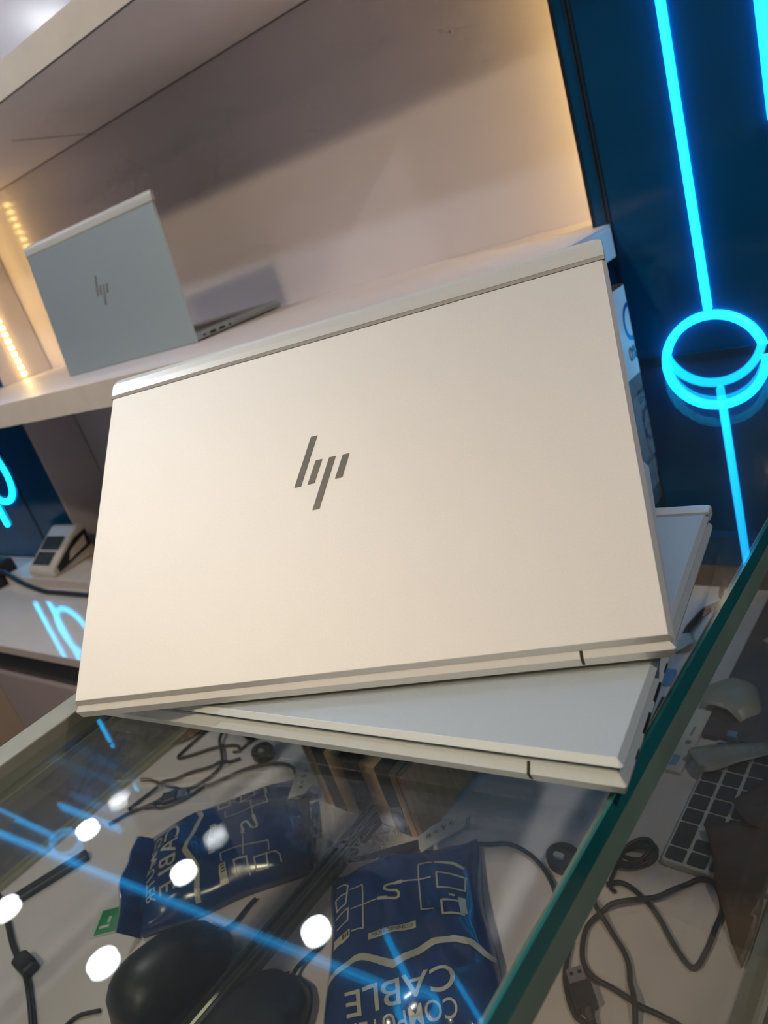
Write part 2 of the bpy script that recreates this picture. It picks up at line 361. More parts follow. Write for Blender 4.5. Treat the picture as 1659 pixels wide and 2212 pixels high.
# ------------------------------------------------------------------ wall shelves
ST, SB, SF = 0.147, 0.113, 0.552      # lower shelf top, bottom, front
XS = -0.2935
t = thing('wall_shelf', 'lower white wall shelf carrying the open laptop', 'shelf', (-1.0, YB, SB))
obj('board', join(box(-0.9, XS + 1.0 - 0.0015, SF - YB + 0.001, -(YB - YP) - 0.0005, 0, ST - SB), box(XL + 1.006, XR + 1.0 - 0.004, -(YB - YP) - 0.0005, -0.0005, 0, ST - SB)), 'shelf', t)
obj('front_edge', box(-0.9, XS + 1.0 - 0.0015, SF - YB, SF - YB + 0.001, 0, ST - SB), 'shelf_edge', t)
obj('end_cap', box(XS + 1.0 - 0.0015, XS + 1.0, SF - YB, -(YB - YP) - 0.004, 0.0015, ST - SB - 0.004), 'shelf', t)
UB, UT, UF = 0.503, 0.539, 0.6525      # upper shelf bottom, top, front
t = thing('wall_shelf', 'upper white wall shelf seen from below at top left', 'shelf', (-1.0, YB, UB))
obj('board', join(box(-0.9, XR + 1.0 - 0.012, UF - YB + 0.001, -(YB - YP) - 0.0005, 0, UT - UB), box(XL + 1.006, XR + 1.0 - 0.004, -(YB - YP) - 0.0005, -0.0005, 0, UT - UB)), 'shelf', t)
obj('front_edge', box(-0.9, XR + 1.0 - 0.012, UF - YB, UF - YB + 0.001, 0, UT - UB), 'shelf_edge', t)
obj('edge_trim', box(-0.9, XR + 1.0 - 0.012, UF - YB - 0.0006, UF - YB + 0.0004, -0.0012, 0.0006), 'seam', t)
obj('crack', tube([(-0.18, -0.002, -0.0002), (-0.1735, -0.08, -0.0002), (-0.165, -0.16, -0.0002)], 0.0005, 6), 'seam', t)
obj('joint_line', box(XL + 1.006, XR + 1.0 - 0.004, -0.0012, -0.0002, -0.0012, 0), 'seam', t)

# warm LED tapes on the niche sides
def led_strip(x, side, z0, z1, label, n):
    y = 0.862 if side > 0 else 0.895
    t = thing('led_strip', label, 'led strip', (x, y, z0), 0, 'warm led strips at the niche sides')
    obj('tape', box(min(0, side * 0.0015), max(0, side * 0.0015), -0.005, 0.005, 0, z1 - z0), 'led_tape', t)
    me = None
    for k in range(n):
        z = (k + 0.5) * (z1 - z0) / n
        if me is None:
            o = obj('led', slab(-0.0028, 0.0028, -0.0045, 0.0045, 0.001, [(0, 0), (0, 0.0012), (0.0006, 0.0022)], 3), 'led', t); me = o.data
        else:
            o = obj('led', me, None, t)
        o.rotation_euler = (0, side * R(90), 0); o.location = (side * 0.0015, 0, z)
led_strip(XL + 0.0045, 1, ST + 0.004, UB - 0.004, 'warm beaded led strip up the left side of the niche', 24)
led_strip(XR - 0.0035, -1, ST + 0.004, UB - 0.004, 'warm led strip hidden behind the right panel edge', 18)
led_strip(XR - 0.0035, -1, UT + 0.004, UT + 0.5, 'warm led strip behind the panel edge above the upper shelf', 12)

# ------------------------------------------------------------------ laptops
LOGO = [[(151.6, 135.8), (155.6, 135.8), (145.5, 106.3), (141.4, 106.3)], [(154.6, 120.2), (158.6, 120.2), (153.8, 106.5), (149.7, 106.5)],
        [(162.9, 120.2), (166.9, 120.2), (156.9, 90.7), (152.8, 90.7)], [(171.3, 120.1), (175.3, 120.1), (170.7, 106.6), (166.5, 106.6)]]

def laptop(name, label, loc, yaw, angle, W=0.323, D=0.215, hb=0.0105, lid_off=(0.0, 0.011), group=None, ports=True, skin='alu'):
    """origin: middle of the hinge edge on the surface it stands on; local y runs from the hinge to the front edge"""
    k = W / 0.323
    t = thing(name, label, 'laptop', loc, yaw, group)
    foot = 0.0018
    rs = (0.0012, 0.0012, 0.010, 0.010)
    base = slab(-W / 2, W / 2, 0.0, D, rs, [(0.0022, foot), (0.0016, foot + 0.0003), (0.0, foot + 0.0048), (0.0, foot + 0.0051), (0.0030, foot + hb - 0.0004), (0.0042, foot + hb)])
    o = obj('base', base, skin, t)
    for x in (-W / 2 + 0.03, W / 2 - 0.05):
        for y in (0.02, D - 0.03):
            obj('rubber_foot', slab(x, x + 0.02, y, y + 0.008, 0.003, [(0.0005, 0), (0, 0.0006), (0, foot + 0.0004)], 3), 'black', o)
    ztop = foot + hb
    kb = obj('keyboard_tray', slab(-W / 2 + 0.022, W / 2 - 0.022, 0.028, 0.130, 0.002, [(0, ztop - 0.0006), (0, ztop + 0.0001)], 3), 'key', t)
    obj('touchpad', slab(-0.058, 0.058, D - 0.078, D - 0.010, 0.002, [(0, ztop - 0.0005), (0, ztop + 0.0001)], 3), 'deck', t)
    # hinge slot on the rear edge of the base
    x = W / 2 - 0.0390 * k
    obj('hinge_slot', loft([[(x - 0.0007, y, z), (x + 0.0007, y, z), (x + 0.0007, y + 0.004, z), (x - 0.0007, y + 0.004, z)] for y, z in ((0.0012, foot + 0.0011), (-0.0001, foot + 0.0048), (-0.0001, foot + 0.0051), (0.0029, ztop - 0.0005))]), 'port', t)
    # ports along both sides
    for yy, ln, hh in (((0.018, 0.006, 0.0024), (0.036, 0.013, 0.0034), (0.056, 0.013, 0.0034), (0.073, 0.007, 0.0026)) if ports else ()):
        zz = [foot + 0.0042 - hh / 2, foot + 0.0045, foot + 0.0050, foot + 0.0043 + hh / 2]
        ins = lambda z: (foot + 0.0048 - z) / 0.0045 * 0.0016 if z < foot + 0.0048 else max(0.0, (z - foot - 0.0051) / (hb - 0.0055) * 0.0030)
        obj('port', loft([[(W / 2 - 0.004, yy - ln / 2, z), (W / 2 - ins(z) + 0.00008, yy - ln / 2, z), (W / 2 - ins(z) + 0.00008, yy + ln / 2, z), (W / 2 - 0.004, yy + ln / 2, z)] for z in zz]), 'port', t)
    for yy in (0.04, 0.075):
        obj('port', box(-W / 2 - 0.00005, -W / 2 + 0.006, yy - 0.006, yy + 0.006, foot + 0.0040, foot + 0.0058), 'port', t)
    # lid: x across, y from hinge to free edge, z out of the lid's outer face
    T = 0.0052
    lid = slab(-W / 2, W / 2, 0.0, D - 0.0134, (0.0015, 0.0015, 0.0003, 0.0003), [(0.0034, -T), (0.0028, -T + 0.0003), (0.0, -0.0029), (0.0, -0.0027), (0.0022, -0.0001), (0.0025, 0.0)], 4)
    # straight ends where the strip joins
    lo = obj('lid', lid, skin, t)
    lo.location = (0, lid_off[0], lid_off[1]); lo.rotation_euler = (angle, 0, 0)
    obj('seam', box(-W / 2 + 0.0006, W / 2 - 0.0006, D - 0.0150, D - 0.0118, -T + 0.0006, -0.0003), 'groove', lo)
    # curved plastic strip along the free edge
    E_ = D + 0.0010
    prof = [(D - 0.0126, -0.0001), (D - 0.0080, -0.0001), (E_ - 0.0046, -0.0003), (E_ - 0.0026, -0.0008), (E_ - 0.0011, -0.0016), (E_ - 0.0002, -0.0028), (E_, -0.0040), (E_ - 0.0010, -T), (D - 0.0126, -T)]
    rings = []
    xs = [(-W / 2 + 0.0003, 1.0), (-W / 2 + 0.0007, 0.55), (-W / 2 + 0.0018, 0.25), (-W / 2 + 0.0035, 0.06), (-W / 2 + 0.0060, 0.0)]
    xs = xs + [(-x, q) for x, q in xs[::-1]]
    for x, q in xs:      # round the outer corners by pulling the free edge in
        rings.append([(x, y - q * 0.0034 * max(0, (y - (D - 0.0126)) / 0.0126) ** 1.0, z - (0.0006 if q == 1.0 else 0)) for y, z in prof])
    obj('antenna_strip', loft(rings), 'strip', lo, smooth=False, bevel=0.0)
    for q in LOGO:
        P = [((x - 161.5) / 1000 * k, y / 1000 * k) for x, y in q]
        obj('logo_bar', prism(P, -0.0004, 0.00025), 'chrome', lo)
    obj('screen', box(-W / 2 + 0.006, W / 2 - 0.006, 0.008, D - 0.008, -T - 0.0003, -T + 0.0002), 'screen', lo)
    return t

# closed laptop lying on the glass, hinge edge towards the viewer
ya = R(4.5)
lower = laptop('laptop', 'closed silver laptop lying flat on the glass under the open one', (-0.2665, 0.1856, 0.0002), ya, 0.0, hb=0.0096, lid_off=(0.0012, 0.0180), skin='alu_cool_light')
# open laptop on top of it, lid towards the viewer
yb_ = R(19.64)
upper = laptop('laptop', 'large open silver laptop on the counter stack, lid back facing viewer', (-0.2533, 0.2072, 0.0184), yb_, R(44.1), hb=0.0100, lid_off=(0.0, 0.0118), ports=False)
# open laptop on the wall shelf
sl = laptop('laptop', 'open silver laptop standing on the wall shelf, seen from behind', (-1.002, 0.693, ST + 0.0002), R(3.7), R(84), W=0.308, D=0.204, hb=0.0105, lid_off=(-0.0015, -0.0008), skin='alu_blue_shade')

# ------------------------------------------------------------------ glass counter
UM, UFR, VB, V0 = -0.453, -0.1257, 0.786, -0.62     # mirror plane, front pane, far end, near end
IZ = -0.25
cb = uvw(-0.29, 0.2, FLOOR)
ct = thing('glass_counter', 'glass display counter with teal polished edge and mirrored back', 'display counter', cb, TH)
def CT(vf): return mapv(vf, lambda p: (p.x + 0.29, p.y - 0.2, p.z - FLOOR))
gt = obj('glass_top', CT(box(UM - 0.002, UFR - 0.0012, V0, VB, -0.010, 0.0)), 'gtop', ct)
obj('glass_edge', CT(box(UFR - 0.0012, UFR, V0, VB, -0.0100, 0.0)), 'gedge', gt)
obj('back_glass_edge', CT(box(UM + 0.002, UFR - 0.0014, VB, VB + 0.0012, -0.0100, 0.0)), 'gback', gt)
fp = obj('front_pane', CT(box(UFR - 0.0085, UFR - 0.0005, V0, VB - 0.01, IZ + 0.004, -0.0245)), 'gpane', ct)
obj('pane_top_edge', CT(box(UFR - 0.0085, UFR - 0.0005, V0, VB - 0.01, -0.0245, -0.0103)), 'gedge2', fp)
obj('bottom_rail', CT(box(UFR - 0.014, UFR + 0.002, V0, VB, IZ - 0.03, IZ + 0.004)), 'frame', ct)
md = obj('mirror_door', CT(box(UM - 0.004, UM, V0, VB - 0.01, IZ + 0.004, -0.0112)), 'mirror', ct)
obj('bottom_track', join(CT(box(UM + 0.0005, UM + 0.0035, V0, VB - 0.02, IZ, IZ + 0.006)), CT(box(UM + 0.008, UM + 0.011, V0, VB - 0.02, IZ, IZ + 0.006)), CT(box(UM + 0.0035, UM + 0.008, V0, VB - 0.02, IZ, IZ + 0.0015))), 'frame_d', ct)
obj('mirror_top_rail', CT(box(UM - 0.006, UM + 0.0012, V0, VB - 0.01, -0.0150, -0.0106)), 'frame', ct)
obj('top_frame', CT(join(box(-0.4725, -0.4552, V0, VB, -0.012, 0.0072), box(-0.481, -0.4725, V0, VB, -0.012, 0.0058))), 'frame', ct, bevel=0.0008)
obj('case_board', CT(box(UM - 0.02, UFR - 0.002, V0, VB, IZ - 0.018, IZ)), 'case_floor', ct)
ep = obj('end_board', CT(box(UM, UFR - 0.01, 0.732, 0.745, IZ, -0.188)), 'panel', ct)
obj('end_kick', CT(box(UM, UFR - 0.01, 0.7285, 0.7318, IZ + 0.0005, IZ + 0.026)), 'wood', ep)
obj('base_cabinet', CT(box(UM - 0.02, UFR + 0.001, V0, VB, FLOOR, IZ - 0.0185)), 'cabinet', ct)
obj('near_end_panel', CT(box(UM - 0.004, UFR - 0.01, V0 - 0.012, V0, IZ - 0.018, -0.0105)), 'frame', ct)

# ------------------------------------------------------------------ things inside the counter
def on_board(name, label, cat, u, v, rot=0.0, group=None, z=IZ): return thing(name, label, cat, uvw(u, v, z), TH + rot, group)

# blue cable bag (local frame: text upright along +y)
bg = on_board('cable_bag', 'shiny blue plastic bag of computer cable inside the counter', 'bag', -0.338, 0.216, math.atan2(-0.64, -0.768))
bx0, bx1, by0, by1 = -0.0585, 0.0605, -0.088, 0.066
def bag_z(x, y):
    fx = max(0.0, 1 - abs((x - 0.001) / 0.0605) ** 3.2); fy = max(0.0, 1 - abs((y + 0.011) / 0.0785) ** 3.5)
    h = 0.004 + 0.0235 * (fx * fy) ** 0.62
    h += 0.0010 * math.sin(70 * x + 55 * y) + 0.0009 * math.sin(140 * y - 60 * x + 1) * fx + 0.0007 * math.sin(260 * x + 90 * y)
    return max(0.002, h)
def bag_warp(x, y):
    return x + 0.0018 * math.sin(60 * y) * (x / 0.06), y + 0.0022 * math.sin(75 * x + 0.6) * (y / 0.08)
nx, ny = 48, 60
V, F = [], []
for j in range(ny + 1):
    for i in range(nx + 1):
        x = bx0 + (bx1 - bx0) * i / nx; y = by0 + (by1 - by0) * j / ny
        X, Y = bag_warp(x, y); V.append((X, Y, bag_z(x, y)))
n1 = len(V)
for j in range(ny + 1):
    for i in range(nx + 1):
        x = bx0 + (bx1 - bx0) * i / nx; y = by0 + (by1 - by0) * j / ny
        X, Y = bag_warp(x, y); V.append((X, Y, 0.0005))
for j in range(ny):
    for i in range(nx):
        a = j * (nx + 1) + i; F.append((a, a + 1, a + nx + 2, a + nx + 1)); b = n1 + a; F.append((b, b + nx + 1, b + nx + 2, b + 1))
for i in range(nx):
    F.append((i, n1 + i, n1 + i + 1, i + 1)); a = ny * (nx + 1) + i; F.append((a, a + 1, n1 + a + 1, n1 + a))
for j in range(ny):
    a = j * (nx + 1); F.append((a, a + nx + 1, n1 + a + nx + 1, n1 + a)); a += nx; F.append((a, n1 + a, n1 + a + nx + 1, a + nx + 1))
body = obj('bag_film', (V, F), 'blue', bg, smooth=True)
# crimped flap past the text end, standing up a little
V, F = [], []; nf = 24
for r_, (yy, zz) in enumerate([(0.0655, 0.003), (0.071, 0.012), (0.077, 0.021), (0.0795, 0.024), (0.080, 0.0235), (0.0775, 0.0205), (0.0715, 0.0112), (0.0660, 0.002)]):
    for i in range(nf + 1):
        x = bx0 + 0.002 + (bx1 - bx0 - 0.004) * i / nf
        V.append((x, yy + 0.0015 * math.sin(130 * x), max(0.0012, zz * (0.8 + 0.25 * math.sin(45 * x + 1)))))
for r_ in range(7):
    for i in range(nf): a = r_ * (nf + 1) + i; F.append((a, a + 1, a + nf + 2, a + nf + 1))
obj('end_flap', (V, F), 'blue', bg, smooth=True)
V2 = [(x, y + 0.0006, z + 0.0004) for (x, y, z) in V[2 * (nf + 1):4 * (nf + 1)]]
obj('clear_seal', (V2 + [(x, y + 0.0008, z) for x, y, z in V2], [(i, i + 1, i + nf + 2, i + nf + 1) for i in range(nf)] + [(2 * (nf + 1) + i, 2 * (nf + 1) + i + 1, 3 * (nf + 1) + i + 1, 3 * (nf + 1) + i) for i in range(nf)]), 'clear', bg, flat=True)

def on_bag(vf, eps=0.0007, sub=0):
    me = bmesh.new(); vs = [me.verts.new(p) for p in vf[0]]
    for f in vf[1]:
        try: me.faces.new([vs[i] for i in f])
        except ValueError: pass
    bmesh.ops.triangulate(me, faces=me.faces)
    for _ in range(3):
        lg = [e for e in me.edges if e.calc_length() > 0.006]
        if not lg: break
        bmesh.ops.subdivide_edges(me, edges=lg, cuts=1); bmesh.ops.triangulate(me, faces=me.faces)
    me.verts.index_update()
    Vv = []
    for v in me.verts:
        X, Y = bag_warp(v.co.x, v.co.y); Vv.append((X, Y, bag_z(v.co.x, v.co.y) + eps))
    Ff = [tuple(v.index for v in f.verts) for f in me.faces]
    me.free(); return Vv, Ff
def flat_ribbon(P, wd):
    V, F = ribbon(P, wd, 0, 0.001)
    n = len(P); VV = []
    for i in range(n): VV += [V[4 * i], V[4 * i + 1]]
    return [(x, y, 0) for x, y, z in VV], [(2 * i, 2 * i + 1, 2 * i + 3, 2 * i + 2) for i in range(n - 1)]
mm = lambda L: [(x / 1000, y / 1000) for x, y in L]
def bag_print(name, vf, mt='print_w', eps=0.0007): return obj(name, on_bag(vf, eps), mt, bg, flat=True)
def fit_text(s, x0, x1, y0, y1, bold=0.0):
    V, F = text_vf(s, 1.0, bold=bold); xa = min(v[0] for v in V); xb = max(v[0] for v in V); ya_ = min(v[1] for v in V); yb2 = max(v[1] for v in V)
    return [(x0 + (v[0] - xa) / (xb - xa) * (x1 - x0), y0 + (v[1] - ya_) / (yb2 - ya_) * (y1 - y0), 0) for v in V], F
bag_print('title_text', fit_text('CABLE', -0.033, 0.041, 0.0295, 0.0455, 0.006))
bag_print('title_text', fit_text('COMPUTER', -0.032, 0.042, 0.0490, 0.0590, 0.004))
bag_print('wave_line', flat_ribbon(mm([(57, 12), (54, 11.6), (34, 8.8), (28, 10.5), (6.2, 20.6), (-10, 15.5), (-22, 10.6), (-35, 9.2), (-45.8, 13), (-53, 20.2), (-58, 21)]), 0.0048))
bag_print('word_plate', ([(0.0245, -0.0072, 0), (-0.0108, -0.0082, 0), (-0.0108, -0.0020, 0), (0.0245, -0.0018, 0)], [(0, 1, 2, 3)]))
bag_print('word_text', fit_text('CONNECTION', -0.0085, 0.022, -0.0066, -0.0034, 0.0), 'print_k', 0.0012)
for P, wd in ([(41, -54.9), (30.6, -54.2), (28.8, -12.4), (38.3, -13.5)], 1.0), ([(39.8, -33), (17.9, -32.4)], 1.0), ([(-2.4, -42.9), (-24.8, -42.5)], 1.0), ([(-26.4, -57), (-14.9, -58.1), (-15.5, -16.6), (-25, -16.1)], 1.0), \
        ([(17.4, -32.6), (9.9, -32.3)], 3.0), ([(4.3, -43.7), (-2.6, -43.0)], 3.0), \
        ([(9.9, -32.1), (4.2, -31.0), (1.4, -31.7), (0.9, -34.6), (2.6, -37.0), (9.6, -39.3), (12.4, -41.0), (12.0, -44.2), (9.4, -45.0), (4.3, -43.9)], 1.9), \
        ([(-27.4, -57.3), (-33, -57), (-40.7, -54.9), (-48.6, -49.4)], 2.6), ([(-29, -46.5), (-38, -45.2), (-49.6, -40.7), (-48.6, -29), (-38, -32), (-29.2, -32.9), (-29, -46.5)], 1.3), \
        ([(-43, -19.2), (-31, -21.3), (-30.8, -10), (-45.7, -7.8)], 1.6), ([(-37, -25.4), (-41, -24.3)], 2.0), \
        ([(54.3, -53.1), (43.4, -52.8), (44.6, -41.8), (53.7, -42.3), (54.3, -53.1)], 1.3), ([(55.3, -36), (42, -35.6), (42, -24.3), (53.5, -25)], 1.3), ([(53, -64.8), (46.3, -64.1), (42.8, -60.6), (43.4, -53)], 1.3), \
        ([(47.2, -9.8), (40.2, -11.2), (40.4, -15.8), (55, -16.4)], 1.0):
    bag_print('diagram_line', flat_ribbon(mm(P), wd / 1000))
bag_print('diagram_icon', ([(0.0552, -0.0164, 0), (0.0402, -0.0165, 0), (0.0401, -0.0105, 0), (0.0548, -0.0094, 0)], [(0, 1, 2, 3)]))
bag_print('diagram_icon', ([(-0.043, -0.0235, 0), (-0.0479, -0.0221, 0), (-0.0476, -0.0088, 0), (-0.0432, -0.009, 0)], [(0, 1, 2, 3)]))
for k in range(3):
    bag_print('icon_mark', ([(0.0410 + k * 0.0022, -0.0155, 0), (0.0422 + k * 0.0022, -0.0155, 0), (0.0422 + k * 0.0022, -0.0118, 0), (0.0410 + k * 0.0022, -0.0118, 0)], [(0, 1, 2, 3)]), 'print_k', 0.0012)
# torn label at the far end of the bag
lab = obj('torn_label', mapv(prism(mm([(-15.3, -92), (-27.8, -100), (-41.6, -103), (-57, -101), (-55, -88), (-36, -82), (-16, -74.5)]), 0.0, 0.0006), lambda p: (p.x, p.y, p.z + 0.020 - 0.10 * max(0, -0.088 - p.y) - 0.05 * (p.x + 0.03))), 'white', bg)
for (x, y, s) in ((-24, -88.5, '#'), (-30, -90, 'o'), (-37, -93, '&'), (-44, -95, 'o')):
    tv = text_vf(s, 0.007); obj('label_mark', ([(p[0] + x / 1000, p[1] + y / 1000, 0.0214 - 0.10 * max(0, -0.088 - y / 1000) - 0.05 * (x / 1000 + 0.03)) for p in tv[0]], tv[1]), 'print_k', lab, flat=True)
obj('dark_band', mapv(prism(mm([(46, -91), (20, -92), (-14, -93), (-14, -78), (16, -84), (46, -88)]), 0.0, 0.0006), lambda p: (p.x, p.y, p.z + 0.015)), 'print_k', bg)

# charcoal mouse with its cable (only its nose is in view directly; the rest shows in the mirror)
ms = on_board('computer_mouse', 'charcoal computer mouse lying beside the mirrored counter back', 'mouse', -0.404, 0.117, R(8))
rg = []
for j in range(15):
    s = -1 + 2 * j / 14; y = 0.050 * s
    wdt = 0.0335 * (1 - abs(s) ** 3.4) ** 0.5 * (1.0 - 0.10 * s) + 0.0012; hh = 0.033 * (1 - abs(s) ** 2.6) ** 0.6 * (1 - 0.22 * s) + 0.002
    rg.append([(wdt * math.cos(a) * (1 if math.sin(a) > 0 else 0.94), y, 0.001 + (hh * max(0, math.sin(a)) ** 0.8 if math.sin(a) > 0 else 0)) for a in [2 * math.pi * q / 28 for q in range(28)]])
obj('shell', loft(rg), 'mouse', ms, smooth=True)
obj('scroll_wheel', mapv(tube([(-0.003, 0, 0), (0.003, 0, 0)], 0.0085, 16), lambda p: (p.x, p.y + 0.026, p.z + 0.0185)), 'black', ms, smooth=False)
obj('button_split', tube([(0, 0.047, 0.0105), (0, 0.040, 0.0176), (0, 0.030, 0.0235), (0, 0.015, 0.0288)], 0.0006, 6), 'port', ms)
obj('cable', tube(smooth_path([(0, 0.048, 0.006), (-0.001, 0.058, 0.004), (0.004, 0.075, 0.0025), (0.004, 0.083, 0.0025)], 5), 0.0016, 8), 'rubber', ms, smooth=True)
tc_ = thing('cable', 'thin black cable trailing from the mouse rear', 'cable', uvw(-0.366, 0.073, IZ + 0.002), TH)
obj('sheath', tube(smooth_path([(0, 0, 0), (0.008, -0.006, 0), (0.014, -0.012, 0), (0.016, -0.022, 0), (0.010, -0.035, 0)], 5), 0.0015, 8), 'rubber', tc_, smooth=True)

def cable(label, pts, r=0.0018, z=IZ, lift=None, extra=None):
    b = uvw(pts[0][0], pts[0][1], z); t = thing('cable', label, 'cable', b, TH)
    P = []
    for i, (u, v) in enumerate(pts): P.append((u - pts[0][0], v - pts[0][1], r + 0.0003 + (lift[i] if lift else 0)))
    obj('sheath', tube(smooth_path(P, 6), r, 8), 'rubber', t, smooth=True)
    return t
A = [(-0.24, 0.326), (-0.233, 0.331), (-0.225, 0.331), (-0.215, 0.327), (-0.206, 0.322), (-0.196, 0.314), (-0.186, 0.304), (-0.178, 0.297), (-0.171, 0.292), (-0.167, 0.292), (-0.165, 0.298), (-0.164, 0.311), (-0.164, 0.324), (-0.164, 0.337), (-0.169, 0.349), (-0.176, 0.356), (-0.184, 0.355), (-0.19, 0.348), (-0.195, 0.338), (-0.203, 0.328), (-0.212, 0.322), (-0.227, 0.312), (-0.234, 0.304), (-0.238, 0.292), (-0.237, 0.282), (-0.233, 0.271), (-0.228, 0.264), (-0.219, 0.259), (-0.207, 0.258), (-0.194, 0.256), (-0.187, 0.255), (-0.176, 0.255), (-0.164, 0.254), (-0.152, 0.25)]
lift = [0.0] * len(A)
for i in range(18, 22): lift[i] = 0.0038
cable('long black usb cable looping widely over the white board', A, 0.0018, lift=lift)
Bp = [(-0.25, 0.318), (-0.242, 0.31), (-0.237, 0.304), (-0.227, 0.297), (-0.219, 0.291), (-0.21, 0.284), (-0.203, 0.276), (-0.198, 0.266), (-0.191, 0.256), (-0.186, 0.244), (-0.183, 0.232), (-0.181, 0.215)]
cable('straight black cable crossing under the wide loop', Bp, 0.0018, lift=[0, 0, 0.004, 0.001, 0, 0, 0, 0.001, 0.004, 0.001, 0, 0])
cable('short black cable curving beside the usb plug', [(-0.243, 0.275), (-0.24, 0.262), (-0.235, 0.25), (-0.227, 0.239), (-0.219, 0.232), (-0.212, 0.23), (-0.2, 0.224)], 0.0018)
Dp = [(-0.356, 0.312), (-0.346, 0.319), (-0.336, 0.323), (-0.326, 0.328), (-0.315, 0.329), (-0.302, 0.327), (-0.289, 0.321), (-0.278, 0.313), (-0.268, 0.303), (-0.258, 0.288), (-0.25, 0.277), (-0.244, 0.273)]
cable('black cable arching from the blue bag across the white board', Dp, 0.0018, lift=[0.002] * 5 + [0.001] * 7)
cable('tiny black cable tail under the coil', [(-0.2405, 0.348), (-0.239, 0.338), (-0.2385, 0.331), (-0.236, 0.325), (-0.232, 0.323)], 0.0015)
# usb plug
t = on_board('usb_plug', 'black usb plug with steel connector at the bottom right', 'usb plug', -0.222, 0.247, math.atan2(-0.017, 0.011) - R(-90) + R(180) + R(0))
t.rotation_euler.z = TH + math.atan2(0.252 - 0.2425, -0.2265 + 0.2175) - R(90)
sh = obj('connector_shell', slab(-0.0056, 0.0056, 0.004, 0.0150, 0.0006, [(0, 0.0016), (0, 0.0058)], 2), 'steel', t)
for x in (-0.0026, 0.0026): obj('shell_hole', box(x - 0.0011, x + 0.0011, 0.0100, 0.0122, 0.0056, 0.00595), 'port', sh)
obj('plug_body', slab(-0.0072, 0.0072, -0.0120, 0.0045, 0.002, [(0.0008, 0.0003), (0, 0.0012), (0, 0.0068), (0.0010, 0.0078)], 4), 'black', t)
obj('strain_relief', tube([(0, -0.011, 0.004), (0, -0.015, 0.004), (0, -0.0155, 0.004), (0, -0.019, 0.004), (0.0005, -0.021, 0.004)], [0.0042, 0.0038, 0.0028, 0.0026, 0.0019], 10), 'black', t, smooth=True)
obj('cable', tube(smooth_path([(0.0005, -0.020, 0.004), (0.0015, -0.032, 0.003), (0.001, -0.05, 0.0022), (-0.006, -0.07, 0.0022)], 5), 0.0018, 8), 'rubber', t, smooth=True)
# round dongle and coil
t = on_board('cable_puck', 'round black cable puck with a pale label under the glass edge', 'cable winder', -0.2755, 0.332, 0)
obj('disc', loft([[(0.0135 * q * math.cos(2 * math.pi * i / 28), 0.0115 * q * math.sin(2 * math.pi * i / 28), z) for i in range(28)] for q, z in ((0.92, 0.0003), (1, 0.002), (1, 0.009), (0.9, 0.011), (0.55, 0.0105), (0.45, 0.009))]), 'black', t, smooth=False)
obj('pale_label', slab(-0.006, 0.002, -0.004, 0.0, 0.001, [(0, 0.0085), (0, 0.0112)], 2), 'white', t)
t = on_board('cable_coil', 'small coil of black cable lying on the white board', 'cable', -0.229, 0.357, 0)
for k, (ru, rv, a, dz) in enumerate(((0.0135, 0.0085, 0.6, 0), (0.0150, 0.0095, 0.9, 0.0022), (0.0115, 0.0060, 0.35, 0.0040), (0.0140, 0.0075, 1.15, 0.0058))):
    P = [(ru * math.cos(q) * math.cos(a) - rv * math.sin(q) * math.sin(a), ru * math.cos(q) * math.sin(a) + rv * math.sin(q) * math.cos(a), 0.0018 + dz) for q in [2 * math.pi * i / 28 for i in range(28)]]
    obj('turn', tube(P, 0.0016, 7, closed=True), 'rubber', t, smooth=True)
# second coil / adapter hidden under the laptop, seen in the mirror
t = on_board('power_adapter', 'black power adapter mostly hidden below the laptops', 'adapter', -0.215, 0.445 - 0.13, 0)
bpy.data.objects.remove(t, do_unlink=True)

# cardboard carton against the mirror, beyond the bag
t = on_board('cardboard_box', 'brown cardboard carton with black tape standing against the mirror', 'box', -0.4165, 0.392, 0)
obj('carton_side', box(-0.0245, 0.024, -0.085, 0.12, 0, 0.070), 'card', t, bevel=0.001)
obj('tape', box(-0.006, 0.010, -0.0853, 0.1203, 0.0002, 0.0705), 'tape', t)
obj('lid_seam', box(0.0180, 0.0188, -0.0852, 0.1202, 0.0002, 0.0703), 'port', t)

# green printed card (seen in the mirror)
t = on_board('green_card', 'small green and white card lying at the near end, seen mirrored', 'card', -0.292, 0.1235, R(50))
obj('card', box(-0.014, 0.014, -0.013, 0.013, 0.0002, 0.0012), 'white', t)
obj('green_print', box(-0.013, 0.0125, -0.009, 0.0125, 0.0010, 0.0014), 'green', t)
obj('white_mark', join(box(-0.007, -0.0045, -0.006, 0.003, 0.0013, 0.0016), box(-0.002, 0.004, 0.000, 0.0025, 0.0013, 0.0016)), 'white', t)

t = on_board('black_bar', 'short black bar lying at the near end, seen only mirrored', 'bar', -0.184, 0.124, R(19.5))
obj('bar_body', slab(-0.006, 0.006, -0.036, 0.036, 0.002, [(0.0006, 0.0003), (0, 0.001), (0, 0.006), (0.001, 0.007)], 3), 'black', t)
t = cable('black cable with a lump crossing the near end, seen only mirrored', [(-0.145, 0.085), (-0.185, 0.076), (-0.22, 0.066), (-0.248, 0.060), (-0.274, 0.055), (-0.30, 0.046), (-0.325, 0.036)], 0.0026)
obj('cable_lump', slab(-0.129, -0.104, -0.031, -0.017, 0.004, [(0.001, 0.0004), (0, 0.002), (0, 0.009), (0.002, 0.011)], 4), 'black', t)
